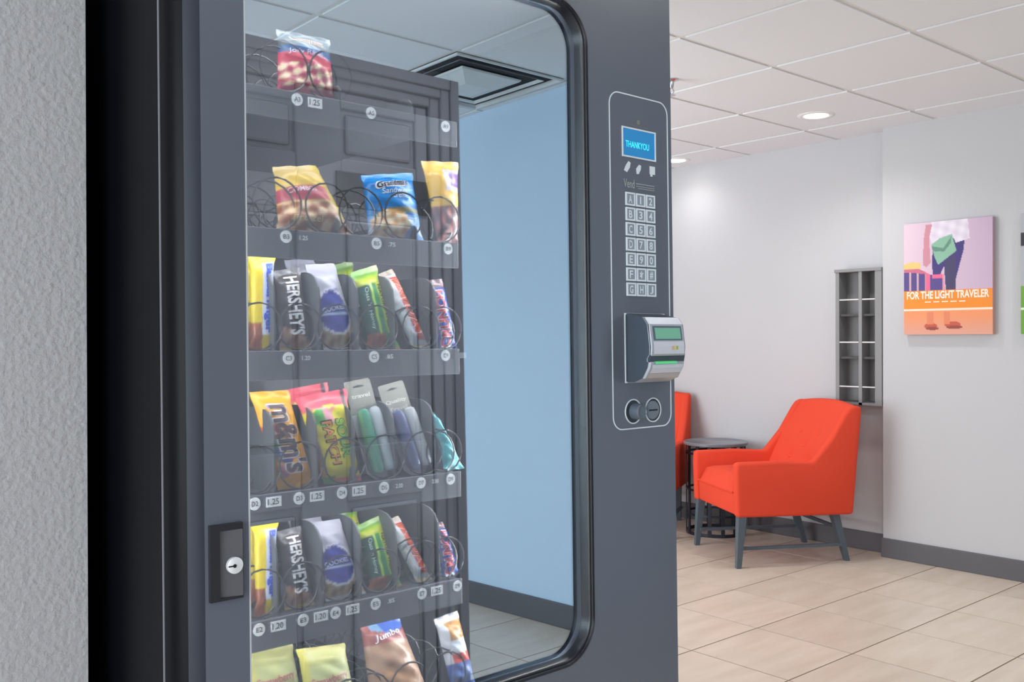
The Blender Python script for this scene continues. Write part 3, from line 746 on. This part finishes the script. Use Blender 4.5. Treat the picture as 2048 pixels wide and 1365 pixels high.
sk = packet('candy_bag', 'yellow and pink sour candy bag with green and orange lettering in the fourth tray', 'candy bag', BARG, [(590, 797), (693, 777), (722, 968), (648, 980)], 'D', .02, .013, c_sour,
       [('SOUR', (.66, .48), .44, .27, 'down', (52, 56, 30), .06, .0004, .03), ('SOUR', (.66, .48), .42, .22, 'down', (138, 210, 66), .02, .0010, .03),
        ('PATCH', (.36, .45), .50, .24, 'down', (60, 46, 30), .06, .0004, .03), ('PATCH', (.36, .45), .47, .19, 'down', (244, 158, 62), .02, .0010, .03),
        ('KIDS', (.90, .44), .34, .15, 'down', (44, 48, 34), .03, .0006, .03)])
behind(sk, 'pink top of a spare sour candy bag behind the front one', -.004, .045, .008)
packet('snack_bag', 'clear and red bag of sugared fruit candies alone in the top tray', 'snack bag', BARG, [(552, 58), (660, 80), (672, 203), (552, 184)], 'A', .02, .016, c_fruit,
       [('Jolly Rancher', (.52, .63), .78, .09, 'right', (214, 196, 214), .0, .0006, -.03), ('Gummies', (.46, .83), .62, .10, 'right', (226, 178, 150), .0, .0006, -.03)])
packet('snack_bag', 'tan and red bag of filled pretzels with a flared bottom in the second tray', 'snack bag', BARG, [(545, 334), (632, 331), (712, 476), (553, 462)], 'B', .04, .020, c_pretzel,
       [('COMBOS', (.36, .56), .46, .07, 'right', (226, 206, 216), .01), ('Pretzel', (.36, .16), .40, .06, 'right', (240, 226, 160), .0)])
packet('snack_bag', 'bright blue bag of sandwich cookies in the second tray', 'snack bag', BARG, [(722, 351), (825, 346), (848, 483), (736, 478)], 'B', .03, .018, c_bluebag,
       [("Grandma's", (.46, .80), .62, .10, 'right', (50, 34, 34), .03, .0008, .04), ("Grandma's", (.46, .80), .66, .13, 'right', (230, 236, 244), .06, .0004, .04), ('Sandwich', (.48, .68), .50, .08, 'right', (226, 236, 246), .01), ('creme', (.56, .60), .30, .06, 'right', (226, 236, 246), .01)])
packet('snack_bag', 'yellow topped bag with purple lettering at the right end of the second tray', 'snack bag', BARG, [(842, 322), (917, 325), (916, 494), (876, 490)], 'B', .03, .014, c_yellowbag)
yb = packet('pastry_box', 'pale yellow pastry pack with red lettering in the bottom tray', 'snack pack', BARG, [(592, 1300), (690, 1287), (722, 1442), (622, 1456)], 'F', .02, .012, c_yellowbox,
       [('Strawberry', (.50, .60), .78, .13, 'right', (196, 96, 110), .01, .0008, .05)], crimp=.02)
behind(yb, 'dull yellow spare pack behind and left of the pale yellow pastry pack', -.052, .055, -.002)
packet('honey_bun', 'brown honey bun bag with blue oval and white lettering in the bottom tray', 'snack bag', BARG, [(718, 1242), (795, 1226), (866, 1430), (742, 1446)], 'F', .04, .018, c_bun,
       [('Jumbo', (.46, .79), .60, .085, 'right', (226, 226, 232), .015, .0008, .05)])
packet('snack_bag', 'white bag with red and blue print at the right end of the bottom tray', 'snack bag', BARG, [(868, 1240), (915, 1222), (952, 1425), (905, 1440)], 'F', .03, .014, c_sweet)
packet('tapered_pouch', 'teal pointed pouch at the right end of the fourth tray', 'pouch', BARG, [(862, 826), (868, 826), (928, 938), (888, 930)], 'D', .04, .010,
       lambda u, v: mix((92, 190, 196), (130, 206, 214), nz(u, v, .8)), crimp=.03)

# blister packs with travel items
M_CARD = mat('card_grey', (126, 126, 118), .6); M_CARDW = mat('card_pale', (206, 208, 212), .5); M_CLEAR = sheet_mat('blister_clear', (.94, .96, .97), .14, (1, 1, 1), .08)
def blister(label, quad, split, c_left, c_right, words, lean=.035):
    zf = FLOOR['D']+.001; t0 = .106
    TL, TR, BR, BL = quad
    bl, br, tl, tr = at(*BL, t0), at(*BR, t0), at(*TL, t0+lean), at(*TR, t0+lean)
    B, T = Vector(((bl[0]+br[0])/2, t0, zf)), Vector(((tl[0]+tr[0])/2, t0+lean, (tl[1]+tr[1])/2))
    up = (T-B); Hh = up.length; up.normalize(); w = ((br[0]-bl[0])+(tr[0]-tl[0]))/4; rt = Vector((1, 0, 0)); rt = (rt-up*rt.dot(up)).normalized(); nr = rt.cross(up)
    mw = MM @ Matrix.Translation(B) @ Matrix((rt, -nr, up)).transposed().to_4x4()
    t = thing('blister_pack', label, 'blister pack', matrix=mw, group=BARG)
    MB().prism(rrect(-w, w, Hh*.66, Hh, .004, 4), 0, .0012).obj('header_card', M_CARD, t)
    MB().prism([(-w, Hh*.66), (-w, .012), (-w+.012, 0), (w-.012, 0), (w, .012), (w, Hh*.66)], .0002, .0012).obj('backing_card', M_CARDW, t)
    MB().prism([(-.008, Hh*.925), (.008, Hh*.925), (.010, Hh*.935), (0, Hh*.95), (-.010, Hh*.935)], -.0004, -.0001).obj('hang_hole', M_INK, t)
    tb = MB()
    for s, z, ww, hh in words: flat_text(tb, s, (0, Hh*z), ww*2*w, hh, d=-.0004, off=.01)
    tb.obj('lettering', mat('card_print', (214, 214, 208), .5), t)
    prof = [(0, 0), (.45, .0), (.72, .02), (.9, .05), (1, .1), (1, .88), (.8, .97), (.4, 1), (0, 1)]
    x0, x1 = -w*.55, w*.45; z0, z1 = Hh*.06, Hh*.70
    for xc, r, col, nm in ((x0+.002, w*.42, c_left, 'left_item'), (x1, w*.40, c_right, 'right_item')):
        MB().lathe((xc, -.0095, z0), [(max(.0005, p*r), q*(z1-z0)) for p, q in prof], seg=18).obj(nm, mat('item_%d_%d_%d' % col, col, .3), t, 40)
    ls = []
    for d, g in ((0, 0), (.003, .7), (.010, .95), (.022, 1.0)):
        r = rrect(-w*.97+d*.35, w*.97-d*.35, .003+d*.35, Hh*.74-d*.35, w*.6, 6); ls.append([(p[0], -.021*g, p[1]) for p in r])
    MB().loops(ls, True, False, True).obj('blister', M_CLEAR, t, 40)
    return t
blister('clear blister pack with a green and silver travel item in the fourth tray', [(686, 762), (739, 759), (792, 950), (738, 958)], .5, (84, 168, 132), (206, 212, 218), [('travel', .84, .7, .006)])
blister('clear blister pack with violet and white tubes in the fourth tray', [(754, 770), (806, 764), (866, 940), (812, 952)], .5, (98, 104, 150), (212, 212, 214), [('Quality', .80, .8, .007), ('Travel', .72, .7, .006)])

# ================================================================ LOUNGE
# orange armchair: X forward, Y to the sitter's left, origin on the floor
M_ORANGE = add_bump(mat('orange_fabric', (224, 73, 49), .85, spec=.25), 900, .35, .001)
M_LEG = mat('leg_slate', (80, 93, 103), .4)
def soft_prism(name, poly, e0, e1, axis, bv, parent, m, seg=3):
    me = MB().prism(poly, e0, e1, axis).mesh(name, m); bm = bmesh.new(); bm.from_mesh(me)
    bmesh.ops.bevel(bm, geom=[e for e in bm.edges if e.calc_face_angle(0) > .3], offset=bv, segments=seg, profile=.5, affect='EDGES', clamp_overlap=True)
    bm.to_mesh(me); bm.free(); me.shade_smooth(); me.set_sharp_from_angle(angle=math.radians(50))
    return link(name, me, parent)
def armchair(label, loc, rz):
    t = thing('armchair', label, 'armchair', loc, rz, group='orange lounge armchairs')
    side = [(.335, .268), (.342, .50), (.338, .556), (.10, .560), (-.095, .549), (-.20, .672), (-.278, .800), (-.306, .838), (-.345, .850), (-.382, .838), (-.330, .262)]
    for s in (-1, 1): soft_prism('arm', side, s*.312, s*.254, 'y', .018, t, M_ORANGE)
    soft_prism('seat_base', [(.322, .272), (.328, .392), (-.25, .392), (-.29, .272)], -.249, .249, 'y', .012, t, M_ORANGE)
    bm = bmesh.new(); bmesh.ops.create_grid(bm, x_segments=1, y_segments=1, size=1); bm.free()
    cu = MB(); nx, ny = 14, 12
    def cz(u, v):
        e = min(u, 1-u, v, 1-v); return .395+.082*sm(e/.10)**.6+.014*math.sin(PI*u)*math.sin(PI*v)
    cu.loops([[(-.20+.535*u, -.246+.492*v, cz(u, v)) for v in [j/ny for j in range(ny+1)]] for u in [i/nx for i in range(nx+1)]], False)
    cu.box(-.20, .335, -.246, .246, .389, .397)
    cu.obj('seat_cushion', M_ORANGE, t, 60)
    # curved, buttoned back
    BT = [(w, h) for h in (.30, .62) for w in (-.10, .10)]+[(0, .46)]
    def front(u, v):                                  # u across -1..1, v up 0..1
        x = -.105-.235*v+.022*math.sin(PI*v)+.028*u*u; z = .40+.43*v+.018*(1-u*u)*v
        y = u*.284
        for bw, bh in BT:
            d = math.hypot(y-bw, (v-bh)*.45); x -= .016*math.exp(-(d/.026)**2)
        return (x, y, z)
    nb, nh = 24, 18
    fl_ = [[front(-1+2*i/nb, j/nh) for i in range(nb+1)] for j in range(nh+1)]
    rows = fl_+[[(p[0]-.016, p[1], p[2]+.014) for p in fl_[-1]], [(p[0]-.036, p[1], p[2]+.016) for p in fl_[-1]], [(p[0]-.056, p[1], p[2]+.004) for p in fl_[-1]], [(-.333, p[1], .27) for p in fl_[-1]]]
    rows.append(rows[0][:])
    MB().loops(rows, False).add([], []).obj('backrest', M_ORANGE, t, 50)
    bt = MB()
    for bw, bh in BT:
        p = front(bw/.284, bh); bt = MB(); bt.lathe((0, 0, 0), [(.001, .003), (.008, .002), (.010, 0), (.009, -.003)], seg=12)
        o = bt.obj('button', M_ORANGE, t, 50); o.location = (p[0]+.004, p[1], p[2]); o.rotation_euler = (0, math.radians(60), 0)
    def leg(p0, p1, r0, r1):
        mb = MB(); a = [(p0[0]+x*r0, p0[1]+y*r0, p0[2]) for x, y in ((-1, -1), (1, -1), (1, 1), (-1, 1))]; b = [(p1[0]+x*r1, p1[1]+y*r1, p1[2]) for x, y in ((-1, -1), (1, -1), (1, 1), (-1, 1))]
        return mb.loops([a, b], True, True, True).obj('leg', M_LEG, t)
    for s in (-1, 1):
        leg((.300, s*.280, .280), (.322, s*.290, 0), .022, .013); leg((-.245, s*.245, .280), (-.330, s*.236, 0), .022, .013)
        MB().box(-.28, .312, s*.262-.008, s*.262+.008, .088, .104).obj('stretcher', M_LEG, t)
    MB().box(-.282, -.266, -.24, .24, .175, .192).obj('stretcher', M_LEG, t)
    return t
armchair('whole orange upholstered armchair on grey legs beside the round side table', (4.587, 3.103, 0), math.atan2(.502, -.865))
armchair('orange armchair mostly hidden behind the vending machine, only its edge showing', (4.573, 4.121, 0), math.radians(209))

tb = thing('side_table', 'small round black drum side table with metal slats between the armchairs', 'table', (4.83, 3.665, 0))
M_IRON = mat('iron_black', (40, 46, 56), .35, .3)
MB().lathe((0, 0, 0), [(.19, .548), (.197, .552), (.197, .566), (.192, .570), (.186, .566)], seg=40).obj('tabletop', mat('table_top_grey', (116, 118, 125), .25), tb, 40)
def ring(z, r, h):
    n = 40; MB().loops([[((r+d)*math.cos(2*PI*k/n), (r+d)*math.sin(2*PI*k/n), z+e) for k in range(n)] for d, e in ((0, 0), (.008, 0), (.008, h), (0, h), (0, 0))]).obj('ring', M_IRON, tb, 40)
ring(.495, .176, .012); ring(.27, .172, .012); ring(.12, .172, .012); ring(0, .172, .02)
for k in range(14):
    a = 2*PI*k/14; mb = MB().box(-.004, .004, -.011, .011, .0, .548); o = mb.obj('slat', M_IRON, tb); o.location = (.178*math.cos(a), .178*math.sin(a), .002); o.rotation_euler = (0, 0, a)

# brochure rack on the wall
RX, RW = 4.985, 5.079
rk = thing('brochure_rack', 'grey wall brochure rack with six empty pockets behind the armchair', 'rack', (RX, 0, 0))
M_RACK = mat('rack_grey', (132, 131, 132), .5); M_RACKD = mat('rack_back', (118, 117, 118), .55); M_ROD = mat('rod_light', (226, 226, 226), .3)
y0, y1, z0, z1 = 2.652, 2.932, .832, 1.603
D = RW-RX
MB().box(D-.006, D, y0, y1, z0, z1).obj('back_panel', M_RACKD, rk)
for a, b in ((y0, y0+.040), (y1-.022, y1), (2.770, 2.790)): MB().box(0, D-.006, a, b, z0, z1-.018).obj('upright', M_RACK, rk)
MB().box(-.006, D-.006, y0-.002, y1+.006, z1-.018, z1, .002).obj('top_rail', M_RACK, rk); MB().box(0, D-.006, y0+.04, y1-.022, z0, z0+.014).obj('bottom_rail', M_RACK, rk)
for zz in (1.340, 1.098, .846):
    for a, b in ((y0+.040, 2.770), (2.790, y1-.022)):
        MB().box(.012, D-.006, a, b, zz-.006, zz+.006).obj('shelf', mat('shelf_dark', (70, 68, 70), .6), rk)
        MB().tube([(.006, a, zz+.088), (.006, b, zz+.088)], .004, 8).obj('retaining_rod', M_ROD, rk)

# canvas prints
def poly_in(p, q):
    c = False; n = len(q); j = n-1
    for i in range(n):
        if (q[i][1] > p[1]) != (q[j][1] > p[1]) and p[0] < (q[j][0]-q[i][0])*(p[1]-q[i][1])/(q[j][1]-q[i][1])+q[i][0]: c = not c
        j = i
    return c
def c_canvas(u, v):                                   # u left to right, v top to bottom
    if v > .787: c = mix((238, 150, 104), (222, 160, 140), sm((v-.80)/.2)); 
    elif v > .772: return (250, 226, 206)
    elif v > .605: return (240, 142, 50)
    else: c = mix((222, 196, 208), (198, 172, 196), u)
    if v < .605:
        if poly_in((u, v), [(.35, .18), (.70, .15), (.69, .26), (.60, .52), (.595, .61), (.49, .61), (.47, .40), (.42, .48), (.34, .48), (.33, .34)]): c = (72, 62, 122)
        if poly_in((u, v), [(.48, .36), (.60, .30), (.60, .61), (.49, .61)]): c = (76, 70, 104)
        if poly_in((u, v), [(.33, -.01), (.735, -.01), (.755, .17), (.60, .20), (.56, .12), (.44, .17), (.33, .21), (.305, .12)]): c = mix((232, 224, 234), (214, 200, 218), nz(u, v, 3))
        if poly_in((u, v), [(.26, .02), (.335, .02), (.30, .14), (.315, .36), (.27, .40), (.225, .38), (.235, .15)]): c = (204, 140, 152)
        if poly_in((u, v), [(.325, .20), (.42, .15), (.555, .12), (.61, .27), (.40, .385), (.36, .31)]): c = (138, 182, 158)
        if poly_in((u, v), [(.325, .215), (.46, .24), (.555, .14), (.545, .20), (.47, .27), (.34, .26)]): c = (102, 140, 124)
        if poly_in((u, v), [(0, .365), (.10, .345), (.20, .36), (.20, .41), (0, .41)]): c = (228, 196, 122)
        if poly_in((u, v), [(0, .41), (.18, .41), (.32, .47), (.47, .47), (.48, .61), (0, .61)]):
            c = (92, 78, 138)
            if abs((u*1.15+.03) % .105) < .022 and u < .30: c = (206, 170, 176)
            if v < .44+.12*max(0, u-.08) and u < .32: c = (206, 110, 136)
            if .26 < u < .31 or (v < .505 and u > .33): c = (232, 108, 146)
            if u > .455: c = (224, 150, 168)
    elif v > .80:
        for cx, cy, rx, ry in ((.315, .925, .075, .028), (.565, .915, .09, .03)):
            if math.hypot((u-cx)/rx, (v-cy)/ry) < 1: c = (196, 92, 74)
            if math.hypot((u-cx-.02)/rx, (v-cy-.022)/(ry*.5)) < 1: c = (150, 76, 66)
        for cx in (.31, .50):
            if abs(u-cx) < .035 and v < .91: c = (226, 134, 100)
    return c
def c_canvas2(u, v):
    if v > .60: return (110, 160, 70) if v < .78 or v > .80 else (226, 236, 214)
    if .16 < v < .27: return (60, 60, 66)
    return (176, 178, 184)
def canvas(label, ya, yb, za, zb, col, words):
    x = 4.958; nu, nv = 134, 172; t = thing('canvas_print', label, 'picture', (x, (ya+yb)/2, za), group='canvas prints on the right wall')
    mb = MB(); mb.loops([[(0, ya+(yb-ya)*(1-i/nu)-(ya+yb)/2, (zb-za)*(1-j/nv)) for i in range(nu+1)] for j in range(nv+1)], False)
    cols = [col(i/nu, j/nv) for j in range(nv+1) for i in range(nu+1)]
    h = (yb-ya)/2; H = zb-za
    for f in ([(0, -h, 0), (.031, -h, 0), (.031, -h, H), (0, -h, H)], [(0, h, 0), (.031, h, 0), (.031, h, H), (0, h, H)], [(0, -h, 0), (.031, -h, 0), (.031, h, 0), (0, h, 0)], [(0, -h, H), (.031, -h, H), (.031, h, H), (0, h, H)]):
        mb.add(f, [(0, 1, 2, 3)])
        for p in f: cols.append(mix(col(.5-p[1]/h*.5, 1-p[2]/H), (150, 130, 130), .25))
    o = mb.obj('canvas', print_mat('canvas_print', .75), t)
    ca = o.data.color_attributes.new('Col', 'FLOAT_COLOR', 'POINT'); ca.data.foreach_set('color', [k for c in cols for k in lin(c)])
    if words:
        tb = MB()
        for s, z, w, hh in words: flat_text(tb, s, (0, H*z), w*2*h, hh, 'yz', -.0008, .035, -1)
        for k in range(5): tb.box(-.0008, -.0002, .10-.045*k-.016, .10-.045*k+.016, H*.285, H*.294)
        tb.obj('lettering', mat('canvas_ink_cream', (250, 232, 214), .7), t)
canvas('orange and lilac canvas print of a traveller carrying a green bag', 2.048, 2.510, 1.228, 1.822, c_canvas, [('FOR THE LIGHT TRAVELER', .352, .93, .042)])
canvas('green and grey canvas print cut off at the right edge of the photo', 1.452, 1.914, 1.228, 1.822, c_canvas2, [])
